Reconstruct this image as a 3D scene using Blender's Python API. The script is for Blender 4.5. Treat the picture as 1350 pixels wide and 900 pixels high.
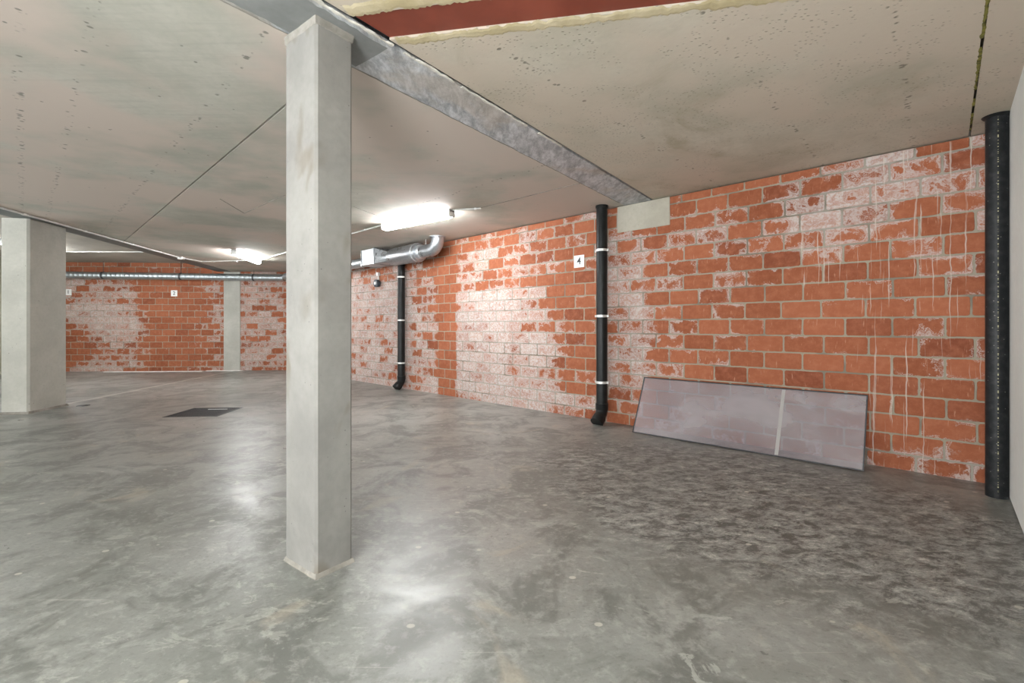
import bpy, bmesh, math, random
from mathutils import Vector, Matrix
random.seed(7)
for o in list(bpy.data.objects): bpy.data.objects.remove(o)
SC = bpy.context.scene
C = SC.collection

# ------------------------------------------------------------ camera, world, exposure
F = 608.0; HOR = 430.0; CX = 675.0; EYE = 1.10
cam = bpy.data.cameras.new('camera'); cam.lens = F/1350*36; cam.sensor_width = 36; cam.sensor_fit = 'HORIZONTAL'
cam.shift_y = -(450-HOR)/1350; cam.clip_start = .02
co = bpy.data.objects.new('camera', cam); C.objects.link(co)
co.location = (0, 0, EYE); co.rotation_euler = (math.pi/2, 0, 0); SC.camera = co
w = bpy.data.worlds.new('world'); SC.world = w; w.use_nodes = True
WN = w.node_tree.nodes; WL = w.node_tree.links
tcw = WN.new('ShaderNodeTexCoord'); sw = WN.new('ShaderNodeSeparateXYZ'); rw = WN.new('ShaderNodeMapRange')
WL.new(tcw.outputs['Generated'], sw.inputs[0]); WL.new(sw.outputs[2], rw.inputs[0])
rw.inputs[1].default_value = -.04; rw.inputs[2].default_value = .04; rw.inputs[3].default_value = 4.2; rw.inputs[4].default_value = 1.5   # below the horizon: added fill to lift the ceiling; above: sky
WN['Background'].inputs[0].default_value = (.955, .985, 1, 1)
WL.new(rw.outputs[0], WN['Background'].inputs[1])
def area(name, loc, aim, sx, sy, power, col=(.96, .985, 1)):
    l = bpy.data.lights.new(name, 'AREA'); l.shape = 'RECTANGLE'; l.size = sx; l.size_y = sy; l.energy = power; l.color = col
    o = bpy.data.objects.new(name, l); bpy.context.scene.collection.objects.link(o); o.location = loc
    o.rotation_euler = (Vector(aim)-Vector(loc)).to_track_quat('-Z', 'Y').to_euler(); return o
area('ceiling_fill', (-1.0, -.75, .7), (.2, 1.3, 2.5), .9, .9, 56)  # two unseen upward fill lights, added to brighten the ceiling
area('ceiling_fill', (-6.5, -1.3, .9), (-5.6, 2.2, 2.6), 1.6, 1.2, 50)
SC.view_settings.view_transform = 'Standard'; SC.view_settings.look = 'None'
SC.view_settings.gamma = 1; SC.view_settings.use_curve_mapping = False
SC.view_settings.exposure = 0.85
TUBE = 62.0        # emission of the fluorescent diffusers

# ------------------------------------------------------------ plan of the place (metres)
CEIL = 2.46; HIGH = 2.66
E = Vector((-1.06, 1)).normalized()                  # along the brick wall, away from the camera
NB = Vector((-E.y, E.x)) * 1.0
if NB.dot(Vector((0, 0)) - Vector((3.39, 3.16))) < 0: NB = -NB       # into the room
A = Vector((3.386, 3.169)); B = Vector((-4.27, -5.0)); CC = Vector((-11.5, -5.0)); D = Vector((-11.5, 11.175)); EE = Vector((-5.514, 11.564))
WD = (B-A).normalized(); NW = Vector((-WD.y, WD.x)); 
if NW.dot(-A) < 0: NW = -NW
ROOM = [A, EE, D, CC, B]
def grow(poly, d):
    c = sum(poly, Vector((0, 0)))/len(poly); out = []; n = len(poly)
    for i in range(n):
        p, a, b = poly[i], poly[i-1], poly[(i+1) % n]
        n1 = Vector(((p-a).y, -(p-a).x)).normalized(); n2 = Vector(((b-p).y, -(b-p).x)).normalized()
        if n1.dot(p-c) < 0: n1 = -n1
        if n2.dot(p-c) < 0: n2 = -n2
        m = (n1+n2); out.append(p + m*(d/ (m.dot(n1))))
    return out
def clip(poly, p, n):
    "keep the side where (x-p).n >= 0"
    out = []; N = len(poly)
    for i in range(N):
        a, b = poly[i], poly[(i+1) % N]; da, db = (a-p).dot(n), (b-p).dot(n)
        if da >= 0: out.append(a)
        if (da > 0 and db < 0) or (da < 0 and db > 0): out.append(a+(b-a)*(da/(da-db)))
    return out
V2 = lambda x, y: Vector((x, y))

# ------------------------------------------------------------ node helpers
class G:
    def __init__(s, name):
        s.m = bpy.data.materials.new(name); s.m.use_nodes = True; s.t = s.m.node_tree; s.n = s.t.nodes
        s.b = s.n['Principled BSDF']; s.tc = s.n.new('ShaderNodeTexCoord')
        s.out = s.n['Material Output']
    def _in(s, sock, v):
        if isinstance(v, bpy.types.NodeSocket): s.t.links.new(v, sock)
        elif v is not None:
            if isinstance(v, (tuple, list)) and sock.type == 'RGBA' and len(v) == 3: v = (*v, 1)
            sock.default_value = v
    def math(s, op, a, b=None, c=None, clamp=False):
        n = s.n.new('ShaderNodeMath'); n.operation = op; n.use_clamp = clamp
        s._in(n.inputs[0], a); s._in(n.inputs[1], b); s._in(n.inputs[2], c); return n.outputs[0]
    def add(s, a, b): return s.math('ADD', a, b)
    def sub(s, a, b): return s.math('SUBTRACT', a, b)
    def mul(s, a, b): return s.math('MULTIPLY', a, b)
    def ss(s, x, a, b, lo=0., hi=1.):
        n = s.n.new('ShaderNodeMapRange'); n.interpolation_type = 'SMOOTHSTEP'
        s._in(n.inputs[0], x); s._in(n.inputs[1], a); s._in(n.inputs[2], b); s._in(n.inputs[3], lo); s._in(n.inputs[4], hi); return n.outputs[0]
    def mix(s, f, a, b):
        n = s.n.new('ShaderNodeMix'); n.data_type = 'RGBA'
        s._in(n.inputs[0], f); s._in(n.inputs[6], a); s._in(n.inputs[7], b); return n.outputs[2]
    def noise(s, v, scale, detail=4, rough=.55, dist=0, dims='3D'):
        n = s.n.new('ShaderNodeTexNoise'); n.noise_dimensions = dims
        s._in(n.inputs['Vector'], v); n.inputs['Scale'].default_value = scale; n.inputs['Detail'].default_value = detail
        n.inputs['Roughness'].default_value = rough; n.inputs['Distortion'].default_value = dist; return n.outputs[0]
    def vor(s, v, scale, feat='F1', rnd=1):
        n = s.n.new('ShaderNodeTexVoronoi'); n.feature = feat; s._in(n.inputs['Vector'], v); n.inputs['Scale'].default_value = scale
        n.inputs['Randomness'].default_value = rnd; return n.outputs['Distance']
    def white(s, x, y):
        n = s.n.new('ShaderNodeTexWhiteNoise'); n.noise_dimensions = '3D'; s._in(n.inputs['Vector'], s.xyz(x, y, 0.)); return n.outputs[0]
    def xyz(s, x, y, z):
        n = s.n.new('ShaderNodeCombineXYZ'); s._in(n.inputs[0], x); s._in(n.inputs[1], y); s._in(n.inputs[2], z); return n.outputs[0]
    def sep(s, v):
        n = s.n.new('ShaderNodeSeparateXYZ'); s._in(n.inputs[0], v); return n.outputs
    def mapv(s, v, scale=(1, 1, 1), rot=(0, 0, 0), loc=(0, 0, 0)):
        n = s.n.new('ShaderNodeMapping'); s._in(n.inputs[0], v); n.inputs['Scale'].default_value = scale
        n.inputs['Rotation'].default_value = rot; n.inputs['Location'].default_value = loc; return n.outputs[0]
    def attr(s, name):
        n = s.n.new('ShaderNodeAttribute'); n.attribute_name = name; return n.outputs['Fac']
    def bump(s, h, strength=.3, dist=.01, normal=None):
        n = s.n.new('ShaderNodeBump'); n.inputs['Strength'].default_value = strength; n.inputs['Distance'].default_value = dist
        s._in(n.inputs['Height'], h)
        if normal is not None: s._in(n.inputs['Normal'], normal)
        return n.outputs[0]
    def fin(s, col=None, rough=None, normal=None, metal=None, spec=None):
        s._in(s.b.inputs['Base Color'], col); s._in(s.b.inputs['Roughness'], rough)
        if normal is not None: s._in(s.b.inputs['Normal'], normal)
        s._in(s.b.inputs['Metallic'], metal); s._in(s.b.inputs['Specular IOR Level'], spec); return s.m
def lin(r, g, b):
    f = lambda c: (c/255/12.92) if c/255 <= .04045 else ((c/255+.055)/1.055)**2.4
    return (f(r), f(g), f(b))

# ------------------------------------------------------------ materials
def simple(name, col, rough=.5, metal=0., nscale=8, var=.12, bump=.1):
    g = G(name); v = g.tc.outputs['Object']; n = g.noise(v, nscale, 6)
    c = g.mix(g.ss(n, .3, .7), tuple(x*(1-var) for x in col), tuple(min(1, x*(1+var)) for x in col))
    return g.fin(c, g.ss(n, .3, .7, max(.02, rough-.06), rough+.06), g.bump(g.noise(v, nscale*8, 3), bump, .002), metal)

def mat_brick(name, white_col, zoff, px=.30, pz=.15, shift=0., warm=1.0):
    g = G(name)
    uv = g.tc.outputs['UV']; s_, z_, _ = g.sep(uv)
    p2 = g.xyz(s_, z_, 0.)
    wob = g.mul(g.sub(g.noise(p2, 9, 3), .5), .009)
    zz = g.math('DIVIDE', g.add(g.sub(z_, zoff), wob), pz); row = g.math('FLOOR', zz); fz = g.sub(zz, row)
    half = g.mul(g.math('FLOORED_MODULO', row, 2.), .5)
    rj = g.mul(g.sub(g.white(row, 7.3), .5), .16)
    xx = g.add(g.add(g.math('DIVIDE', g.add(s_, g.mul(g.sub(g.noise(p2, 13, 2), .5), .008)), px), half), g.add(rj, shift))
    col = g.math('FLOOR', xx); fx = g.sub(xx, col)
    dx = g.mul(g.math('MINIMUM', fx, g.sub(1., fx)), px); dz = g.mul(g.math('MINIMUM', fz, g.sub(1., fz)), pz)
    d = g.math('MINIMUM', dx, dz)
    # rounded-corner distance
    qx = g.math('MAXIMUM', g.sub(.022, dx), 0.); qz = g.math('MAXIMUM', g.sub(.022, dz), 0.)
    dr = g.sub(.022, g.math('SQRT', g.add(g.mul(qx, qx), g.mul(qz, qz))))
    edge_n = g.mul(g.sub(g.noise(p2, 60, 4), .5), .004)
    mort = g.ss(g.add(g.math('MINIMUM', d, dr), edge_n), .0052, .0080, 1., 0.)
    h1 = g.white(col, row); h2 = g.white(g.add(col, 31.7), row); h3 = g.white(col, g.add(row, 17.1))
    # clay colour: each block its own tone, faint vertical combing
    base = g.mix(h1, lin(134, 74, 46), lin(156, 92, 63))
    base = g.mix(g.ss(h3, .8, 1.), base, lin(124, 66, 42))
    comb = g.noise(g.mapv(uv, (1, 1, 1)), 14, 5, .7)
    base = g.mix(g.mul(g.ss(comb, .35, .75), .35), base, lin(186, 122, 92))
    scr = g.noise(g.mapv(uv, (60, 9, 1), (0, 0, .45)), 1.0, 3, .6)
    base = g.mix(g.mul(g.ss(scr, .62, .74), .45), base, lin(206, 160, 134))
    # efflorescence
    salt = g.attr('salt')
    n1 = g.noise(p2, 7.5, 5, .6, .6); n2 = g.noise(p2, 26, 5, .65)
    edge = g.math('POWER', 2.718, g.mul(d, -38.))
    veil = g.add(g.mul(salt, .95), g.add(g.mul(edge, .40), g.add(g.mul(g.sub(n1, .5), 1.25), g.add(g.mul(g.sub(h2, .5), .50), g.mul(g.sub(n2, .5), .55)))))
    wm = g.ss(veil, .60, .80)
    halo = g.mul(g.ss(veil, .5, .60), g.ss(veil, .62, .72, 1., .25))      # crisp rim at the front of the salt
    rim = g.mul(g.ss(g.math('ABSOLUTE', g.sub(g.add(veil, g.mul(g.sub(g.noise(p2, 90, 3), .5), .1)), .46)), .006, .04, 1., 0.), g.ss(g.noise(p2, 3.1, 3), .42, .6))
    fine = g.noise(p2, 48, 5, .75)
    ring = g.noise(p2, 17, 3, .5, 2.2)
    wm = g.mul(wm, g.ss(g.add(g.mul(fine, .5), g.mul(ring, .5)), .36, .58, .36, .95))
    # drips: thin pale vertical runs where the attribute says so
    drip = g.attr('drip')
    wz = g.mul(g.sub(g.noise(p2, 6, 2), .5), .03)
    dn = g.noise(g.xyz(g.mul(g.add(s_, wz), 58.), g.mul(z_, .9), 3.), 1.0, 2, .5)
    dbreak = g.noise(g.xyz(g.mul(s_, 30.), g.mul(z_, 2.6), 8.), 1.0, 2)
    dm = g.mul(g.mul(g.ss(dn, .60, .65), g.ss(g.add(drip, g.mul(g.sub(dbreak, .5), 1.2)), .25, .6)), g.ss(dbreak, .36, .5, .25, 1.))
    wcol = g.mix(g.ss(n2, .35, .7), white_col, lin(186, 168, 160))
    c = g.mix(g.math('MAXIMUM', wm, g.math('MAXIMUM', g.mul(halo, .7), g.mul(rim, .65))), base, wcol)
    mcol = g.mix(g.ss(g.add(salt, g.mul(n2, .5)), .3, .9), lin(150, 141, 124), lin(156, 150, 140))
    mcol = g.mix(g.ss(g.noise(p2, 2.2, 3), .5, .62), mcol, lin(124, 117, 104))
    c = g.mix(mort, c, mcol)
    c = g.mix(g.mul(dm, .6), c, lin(200, 190, 178))
    height = g.add(g.mul(mort, -1.), g.add(g.mul(wm, .12), g.add(g.mul(fine, .12), g.mul(dm, .25))))
    return g.fin(c, g.ss(wm, 0, 1, .75, .92), g.bump(height, .75, .006), 0., .25)

def mat_concrete(name, c1, c2, pits=0., streak=None, lines=None, stain=None, rough=.8, nscale=1.3, bump=.25, holes=.0, smudge=None, warm=None):
    g = G(name); v = g.tc.outputs['Object']; x, y, z = g.sep(v)
    n = g.noise(v, nscale, 6, .6, .3); nf = g.noise(v, 30, 5, .6)
    c = g.mix(g.ss(n, .3, .72), c1, c2)
    c = g.mix(g.mul(g.ss(nf, .35, .75), .18), c, tuple(k*.72 for k in c1))
    height = g.mul(nf, .3)
    if streak is not None:                       # cast marks running along one direction
        rz, amt = streak
        sv = g.mapv(v, (1.2, 22, 6), (0, 0, rz)); sn = g.noise(sv, 1.4, 5, .65)
        c = g.mix(g.mul(g.ss(sn, .45, .75), amt), c, tuple(k*.66 for k in c2))
        height = g.add(height, g.mul(sn, .25))
    if stain is not None:                        # water stains with a shape of their own
        sc, amt, lo = stain
        st = g.noise(v, .9, 7, .68, .9)
        c = g.mix(g.mul(g.ss(st, lo, lo+.16), amt), c, sc)
    if warm is not None: c = g.mix(g.ss(g.noise(g.mapv(v, (1, 1, 1), (0, 0, 0), (5, 1, 0)), .8, 4, .6), .4, .58), c, warm)
    if smudge is not None:
        st = g.noise(g.mapv(v, (1, 1, .55)), 3.4, 3, .5, .4)
        c = g.mix(g.mul(g.ss(st, .57, .66), .55), c, smudge)
    if pits:
        vd = g.vor(g.mapv(v, (1, 1.6, 1), (0, 0, .6)), pits); pm = g.ss(vd, .12, .30, 1., 0.)
        gate = g.ss(g.noise(v, 5, 3), .42, .58); pm = g.mul(pm, gate)
        c = g.mix(g.mul(pm, .6), c, tuple(k*.5 for k in c1)); height = g.sub(height, g.mul(pm, .8))
    if holes:
        vd = g.vor(v, holes); pm = g.ss(vd, .05, .09, 1., 0.); pm = g.mul(pm, g.ss(g.noise(v, 4, 2), .5, .56))
        c = g.mix(g.mul(pm, .75), c, tuple(k*.35 for k in c1)); height = g.sub(height, pm)
    if lines is not None:                        # rows of air-bubble dimples: (point, normal, offsets)
        p, nrm, offs = lines
        dd = g.add(g.mul(g.sub(x, p[0]), nrm[0]), g.mul(g.sub(y, p[1]), nrm[1]))
        aa = g.add(g.mul(g.sub(x, p[0]), -nrm[1]), g.mul(g.sub(y, p[1]), nrm[0]))
        wv = g.mul(g.sub(g.noise(v, 3, 2), .5), .05)
        best = None
        for o in offs:
            e = g.math('ABSOLUTE', g.sub(g.add(dd, wv), o)); best = e if best is None else g.math('MINIMUM', best, e)
        band = g.ss(best, .010, .024, 1., 0.)
        vd = g.vor(g.xyz(g.mul(dd, 22.), g.mul(aa, 30.), 0.), 1.0); dots = g.mul(g.ss(vd, .24, .38, 1., 0.), band)
        dots = g.mul(dots, g.ss(g.noise(v, 7, 2), .40, .5))
        c = g.mix(g.mul(dots, .75), c, tuple(k*.36 for k in c1)); height = g.sub(height, dots)
    return g.fin(c, rough, g.bump(height, bump, .006), 0., .3)

def mat_floor():
    g = G('poured concrete floor'); v = g.tc.outputs['Object']; x, y, z = g.sep(v)
    big = g.noise(v, .55, 6, .62, .6); mid = g.noise(v, 2.4, 7, .66, .8); fine = g.noise(v, 16, 6, .7, .3); mic = g.noise(v, 90, 3, .6)
    c = g.mix(g.ss(big, .36, .64), lin(120, 122, 117), lin(146, 148, 144))
    c = g.mix(g.mul(g.ss(mid, .44, .60), .72), c, lin(94, 96, 91))
    c = g.mix(g.mul(g.ss(fine, .48, .66), .42), c, lin(172, 173, 168))
    fine2 = g.noise(g.mapv(v, (1, 1.4, 1), (0, 0, .3), (7, 3, 0)), 34, 5, .75)
    c = g.mix(g.mul(g.ss(fine2, .52, .66), .35), c, lin(84, 85, 80))
    # worn blotchy zone by the brick wall
    dx, dy = g.sub(x, 1.55), g.sub(y, 2.95)
    a = g.add(g.mul(dx, .68), g.mul(dy, -.73)); b = g.add(g.mul(dx, .73), g.mul(dy, .68))
    r = g.math('SQRT', g.add(g.math('POWER', g.math('ABSOLUTE', g.math('DIVIDE', a, 1.75)), 2.), g.math('POWER', g.math('ABSOLUTE', g.math('DIVIDE', b, 1.1)), 2.)))
    worn = g.ss(g.add(r, g.mul(g.sub(mid, .5), 1.3)), .75, 1.15, 1., 0.)
    sv = g.mapv(v, (3.4, 5.0, 1), (0, 0, -.5)); blot = g.noise(sv, 2.4, 12, .86, .3)
    wc = g.mix(g.ss(blot, .44, .54), lin(80, 79, 75), lin(142, 142, 138))
    wc = g.mix(g.ss(blot, .56, .60), wc, lin(186, 184, 178))
    c = g.mix(g.mul(worn, .88), c, wc)
    # pale laitance flakes
    fl = g.noise(g.mapv(v, (2.2, 3.6, 1), (0, 0, .5), (4, 2, 0)), 1.5, 8, .62, .9)
    flz = g.ss(g.noise(v, .7, 3, .5), .44, .58)
    flm = g.mul(g.ss(fl, .605, .625), flz)
    c = g.mix(g.mul(flm, .55), c, lin(176, 177, 170))
    fk = g.noise(g.mapv(v, (3.2, 5.5, 1), (0, 0, .5), (1, 7, 0)), 3.1, 7, .7, .5)
    fkz = g.ss(g.noise(g.mapv(v, (1, 1, 1), (0, 0, 0), (3, 3, 0)), .8, 3, .5), .42, .6)
    fkm = g.mul(g.ss(fk, .57, .61), fkz); c = g.mix(g.mul(fkm, .38), c, lin(184, 184, 176))
    # warm dusty traces
    du = g.noise(g.mapv(v, (1, 1, 1), (0, 0, 0), (9, 9, 0)), 1.6, 6, .6, 1.2)
    c = g.mix(g.mul(g.ss(du, .60, .70), .35), c, lin(182, 170, 150))
    # small light drops
    vd = g.vor(g.mapv(v, (1, 1.3, 1)), 4.2); dm = g.ss(vd, .055, .075, 1., 0.)
    c = g.mix(g.mul(dm, .55), c, lin(206, 202, 190))
    # fine scratches
    sc = g.noise(g.mapv(v, (.8, 40, 1), (0, 0, .45)), 1.2, 3, .5); scm = g.mul(g.ss(sc, .68, .72), .25)
    c = g.mix(scm, c, lin(196, 192, 182))
    # saw-cut joint from the left column to the far wall, bleached along one side
    jp, jd = V2(-6.32, 6.557), V2(-.52, 4.59).normalized()
    jn = V2(jd.y, -jd.x)
    dj = g.add(g.mul(g.sub(x, jp.x), jn.x), g.mul(g.sub(y, jp.y), jn.y))
    djw = g.add(dj, g.mul(g.sub(mid, .5), .10))
    jl = g.mul(g.ss(g.math('ABSOLUTE', djw), .015, .05, 1., 0.), g.ss(y, 6.2, 6.6))
    c = g.mix(g.mul(jl, .6), c, lin(208, 205, 196))
    c = g.mix(g.mul(g.ss(mic, .4, .7), .12), c, lin(90, 88, 84))
    rough = g.add(.27, g.add(g.mul(g.ss(mid, .3, .7), .14), g.add(g.mul(worn, .16), g.mul(flm, .12))))
    rough = g.add(rough, g.mul(g.ss(fine, .4, .7), .08))
    h = g.add(g.mul(fine, .25), g.add(g.mul(flm, .2), g.mul(mic, .12)))
    return g.fin(c, rough, g.bump(h, .30, .004), 0., .62)

def mat_galv(name, col=(.44, .46, .48), rough=.32, rib=None):
    g = G(name); v = g.tc.outputs['Object']; vo = g.vor(v, 45); n = g.noise(v, 9, 4)
    c = g.mix(g.ss(vo, .1, .7), tuple(k*.82 for k in col), col)
    nrm = g.bump(n, .12, .003)
    return g.fin(c, g.ss(n, .3, .7, rough-.06, rough+.1), nrm, .85)

def mat_beam(name):
    g = G(name); v = g.tc.outputs['Object']
    n = g.noise(g.mapv(v, (5, 1.6, 3), (0, 0, .2)), 3.2, 10, .80, .25); b = g.noise(v, 1.6, 5, .6, .5); f = g.noise(v, 45, 5, .7)
    c = g.mix(g.ss(n, .35, .68), lin(138, 141, 144), lin(214, 217, 219))
    c = g.mix(g.mul(g.ss(b, .52, .64), .45), c, lin(172, 158, 138))
    c = g.mix(g.mul(g.ss(f, .5, .8), .35), c, lin(205, 204, 202))
    return g.fin(c, .55, g.bump(g.add(n, g.mul(f, .5)), .35, .005), .15)

def mat_emit(name, col, strength):
    g = G(name); g._in(g.b.inputs['Base Color'], (.9, .9, .9)); g._in(g.b.inputs['Emission Color'], col); g.b.inputs['Emission Strength'].default_value = strength
    return g.m

M = {}
M['brick'] = mat_brick('red clay blockwork', lin(192, 188, 185), .119)
M['brick_far'] = mat_brick('red clay blockwork far', lin(186, 180, 175), .10, .305, .1535, .3)
M['ceil_l'] = mat_concrete('smooth cast slab', lin(168, 167, 155), lin(192, 190, 179), streak=(-.80, .42), lines=((A.x, A.y), (NB.x, NB.y), (3.85, 4.42, 4.64, 1.6)), warm=lin(196, 184, 173), stain=(lin(150, 140, 122), .40, .60), holes=9, bump=.2)
M['ceil_r'] = mat_concrete('pitted cast slab', lin(178, 171, 154), lin(202, 195, 180), pits=34, lines=((A.x, A.y), (NW.x, NW.y), (.467, 1.06, 1.9)), warm=lin(196, 184, 168), stain=(lin(146, 132, 104), .55, .52), bump=.4)
M['ceil_h'] = mat_concrete('far cast slab', lin(168, 163, 152), lin(188, 183, 172), streak=(0, .2))
M['column'] = mat_concrete('precast column concrete', lin(122, 120, 116), lin(142, 140, 135), holes=26, smudge=lin(100, 88, 70), rough=.7, nscale=2.2, bump=.12)
M['column_far'] = mat_concrete('weathered column concrete', lin(166, 165, 156), lin(186, 185, 176), holes=14, rough=.75, nscale=1.8, bump=.12)
M['block'] = mat_concrete('pale lintel concrete', lin(160, 155, 141), lin(182, 177, 163), holes=22, bump=.15)
M['wall_white'] = mat_concrete('grey white rendered wall', lin(212, 214, 210), lin(222, 224, 221), rough=.85, nscale=.8, bump=.08)
M['wall_left'] = mat_concrete('greenish side wall', lin(160, 162, 140), lin(176, 177, 158), rough=.9)
M['leak_strip'] = mat_concrete('light leak strip', lin(170, 166, 158), lin(186, 182, 174), rough=.9)
M['mortar'] = mat_concrete('mortar smear', lin(122, 118, 110), lin(156, 152, 144), rough=.9, nscale=9, bump=.8)
M['cream'] = mat_concrete('cream filler mortar', lin(180, 166, 130), lin(206, 194, 164), rough=.9, nscale=6, bump=.7, stain=(lin(168, 160, 148), .8, .56))
M['putty'] = mat_concrete('white mortar beads', lin(190, 186, 176), lin(222, 219, 210), rough=.9, nscale=12, bump=.6)
M['skim'] = mat_concrete('grey filler skim', lin(122, 124, 122), lin(140, 142, 140), rough=.7, nscale=4, bump=.15)
M['floor'] = mat_floor()
M['beam'] = mat_beam('galvanised steel soffit')
M['beam_far'] = simple('grey painted steel soffit', lin(92, 96, 94), .5, .0)
g = G('red primer steel'); v = g.tc.outputs['Object']; n = g.noise(v, 3, 5); f = g.noise(v, 40, 4)
M['primer'] = g.fin(g.mix(g.ss(n, .35, .65), lin(122, 58, 42), lin(140, 70, 52)), .55, g.bump(f, .1, .002), 0.)
M['pvc'] = simple('black plastic pipe', (.012, .013, .013), .34, 0, 12, .3, .05)
g = G('dusty black plastic pipe'); v = g.tc.outputs['Object']; x, y, z = g.sep(v); n = g.noise(v, 20, 6)
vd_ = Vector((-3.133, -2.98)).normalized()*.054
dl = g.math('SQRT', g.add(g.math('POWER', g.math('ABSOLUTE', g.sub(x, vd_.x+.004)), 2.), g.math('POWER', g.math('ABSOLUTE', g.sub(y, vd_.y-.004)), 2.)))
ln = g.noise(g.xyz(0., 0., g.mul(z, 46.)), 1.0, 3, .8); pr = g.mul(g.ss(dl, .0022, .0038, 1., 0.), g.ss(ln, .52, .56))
sp = g.mul(g.ss(g.vor(v, 26), .07, .10, 1., 0.), .5)
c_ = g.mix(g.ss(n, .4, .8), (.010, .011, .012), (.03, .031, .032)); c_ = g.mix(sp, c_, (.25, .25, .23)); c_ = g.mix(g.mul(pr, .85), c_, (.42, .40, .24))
M['pvc_dusty'] = g.fin(c_, .42, g.bump(g.noise(v, 160, 3), .2, .002))
for k in ('pvc', 'pvc_dusty'): M[k].node_tree.nodes['Principled BSDF'].inputs['Specular IOR Level'].default_value = .22
M['bracket'] = simple('zinc pipe bracket', (.62, .62, .60), .4, .5)
M['galv'] = mat_galv('galvanised sheet duct')
M['galv_flat'] = mat_galv('galvanised flat sheet', (.55, .57, .59), .45)
M['galv_spiral'] = mat_galv('galvanised spiral duct', (.46, .50, .52), .38)
M['rubber'] = simple('dark gasket', (.05, .055, .06), .6)
M['plastic_white'] = simple('white plastic', (.78, .78, .76), .4)
M['plastic_grey'] = simple('light grey plastic', (.5, .51, .5), .45)
M['conduit'] = simple('light grey conduit', (.62, .62, .6), .4)
M['sign'] = simple('white sign plate', (.80, .81, .80), .35, 0, 8, .03, .02)
M['ink'] = simple('black sign lettering', (.02, .02, .025), .5)
M['grate'] = simple('dark cast iron', (.055, .058, .058), .5, .6)
M['pit'] = simple('drain pit', (.03, .03, .03), .9)
M['siren'] = simple('slate plastic housing', (.04, .055, .07), .4)
M['board'] = simple('white board strip', (.80, .79, .76), .6)
M['frame_dark'] = simple('dark panel edging', (.035, .04, .045), .4)
M['moss'] = simple('yellow green moss', lin(112, 108, 48), .9, 0, 30, .5, .6)
M['tube'] = mat_emit('lit fluorescent diffuser', (.97, .985, 1, 1), TUBE)
g = G('scuffed clear plastic sheet'); v = g.tc.outputs['Object']
n = g.noise(g.mapv(v, (.8, .8, 1.6), (0, .4, 0)), 1.6, 3, .55, .2)
g.fin(g.mix(g.ss(n, .35, .7), lin(172, 166, 168), lin(190, 186, 188)), g.ss(n, .3, .7, .10, .16), None, 0., .8)
tr = g.n.new('ShaderNodeBsdfTransparent'); tr.inputs[0].default_value = (.93, .9, .94, 1)
mx = g.n.new('ShaderNodeMixShader'); g._in(mx.inputs[0], g.ss(n, .3, .72, .26, .46)); g.t.links.new(tr.outputs[0], mx.inputs[1]); g.t.links.new(g.b.outputs[0], mx.inputs[2]); g.t.links.new(mx.outputs[0], g.out.inputs[0])
M['sheet'] = g.m
g = G('pale translucent strip'); g.fin(lin(206, 204, 200), .4); tr = g.n.new('ShaderNodeBsdfTransparent'); mx = g.n.new('ShaderNodeMixShader'); mx.inputs[0].default_value = .38
g.t.links.new(tr.outputs[0], mx.inputs[1]); g.t.links.new(g.b.outputs[0], mx.inputs[2]); g.t.links.new(mx.outputs[0], g.out.inputs[0]); M['pale_strip'] = g.m

# ------------------------------------------------------------ mesh helpers
def link(name, bm, mat, parent=None, smooth=False, loc=None):
    me = bpy.data.meshes.new(name); bmesh.ops.recalc_face_normals(bm, faces=bm.faces); bm.to_mesh(me); bm.free()
    me.materials.append(mat)
    if smooth:
        for p in me.polygons: p.use_smooth = True
        try: me.set_sharp_from_angle(angle=math.radians(38))
        except Exception: pass
    o = bpy.data.objects.new(name, me); C.objects.link(o)
    if parent: o.parent = parent
    if loc is not None: o.location = loc
    return o
def struct(o): o['kind'] = 'structure'; return o
def tag(o, label, cat, group=None):
    o['label'] = label; o['category'] = cat
    if group: o['group'] = group
    return o
def thing(name, label, cat, loc, rz=0, group=None):
    o = bpy.data.objects.new(name, None); C.objects.link(o); o.location = loc; o.rotation_euler = (0, 0, rz); o.empty_display_size = .1
    return tag(o, label, cat, group)
def prism(bm, poly, z0, z1):
    lo = [bm.verts.new((p.x, p.y, z0)) for p in poly]; hi = [bm.verts.new((p.x, p.y, z1)) for p in poly]
    bm.faces.new(lo[::-1]); bm.faces.new(hi); n = len(poly)
    for i in range(n): bm.faces.new((lo[i], lo[(i+1) % n], hi[(i+1) % n], hi[i]))
def box(bm, c, s, rot=None, bev=0):
    r = bmesh.ops.create_cube(bm, size=1); vs = r['verts']
    bmesh.ops.scale(bm, vec=s, verts=vs)
    if bev:
        es = list({e for v in vs for e in v.link_edges}); bv = bmesh.ops.bevel(bm, geom=es, offset=bev, segments=2, affect='EDGES', profile=.5); vs = list({v for f in bv['faces'] for v in f.verts} | {v for v in vs if v.is_valid})
    if rot is not None: bmesh.ops.rotate(bm, cent=(0, 0, 0), matrix=rot, verts=vs)
    bmesh.ops.translate(bm, vec=c, verts=vs); return vs
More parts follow.
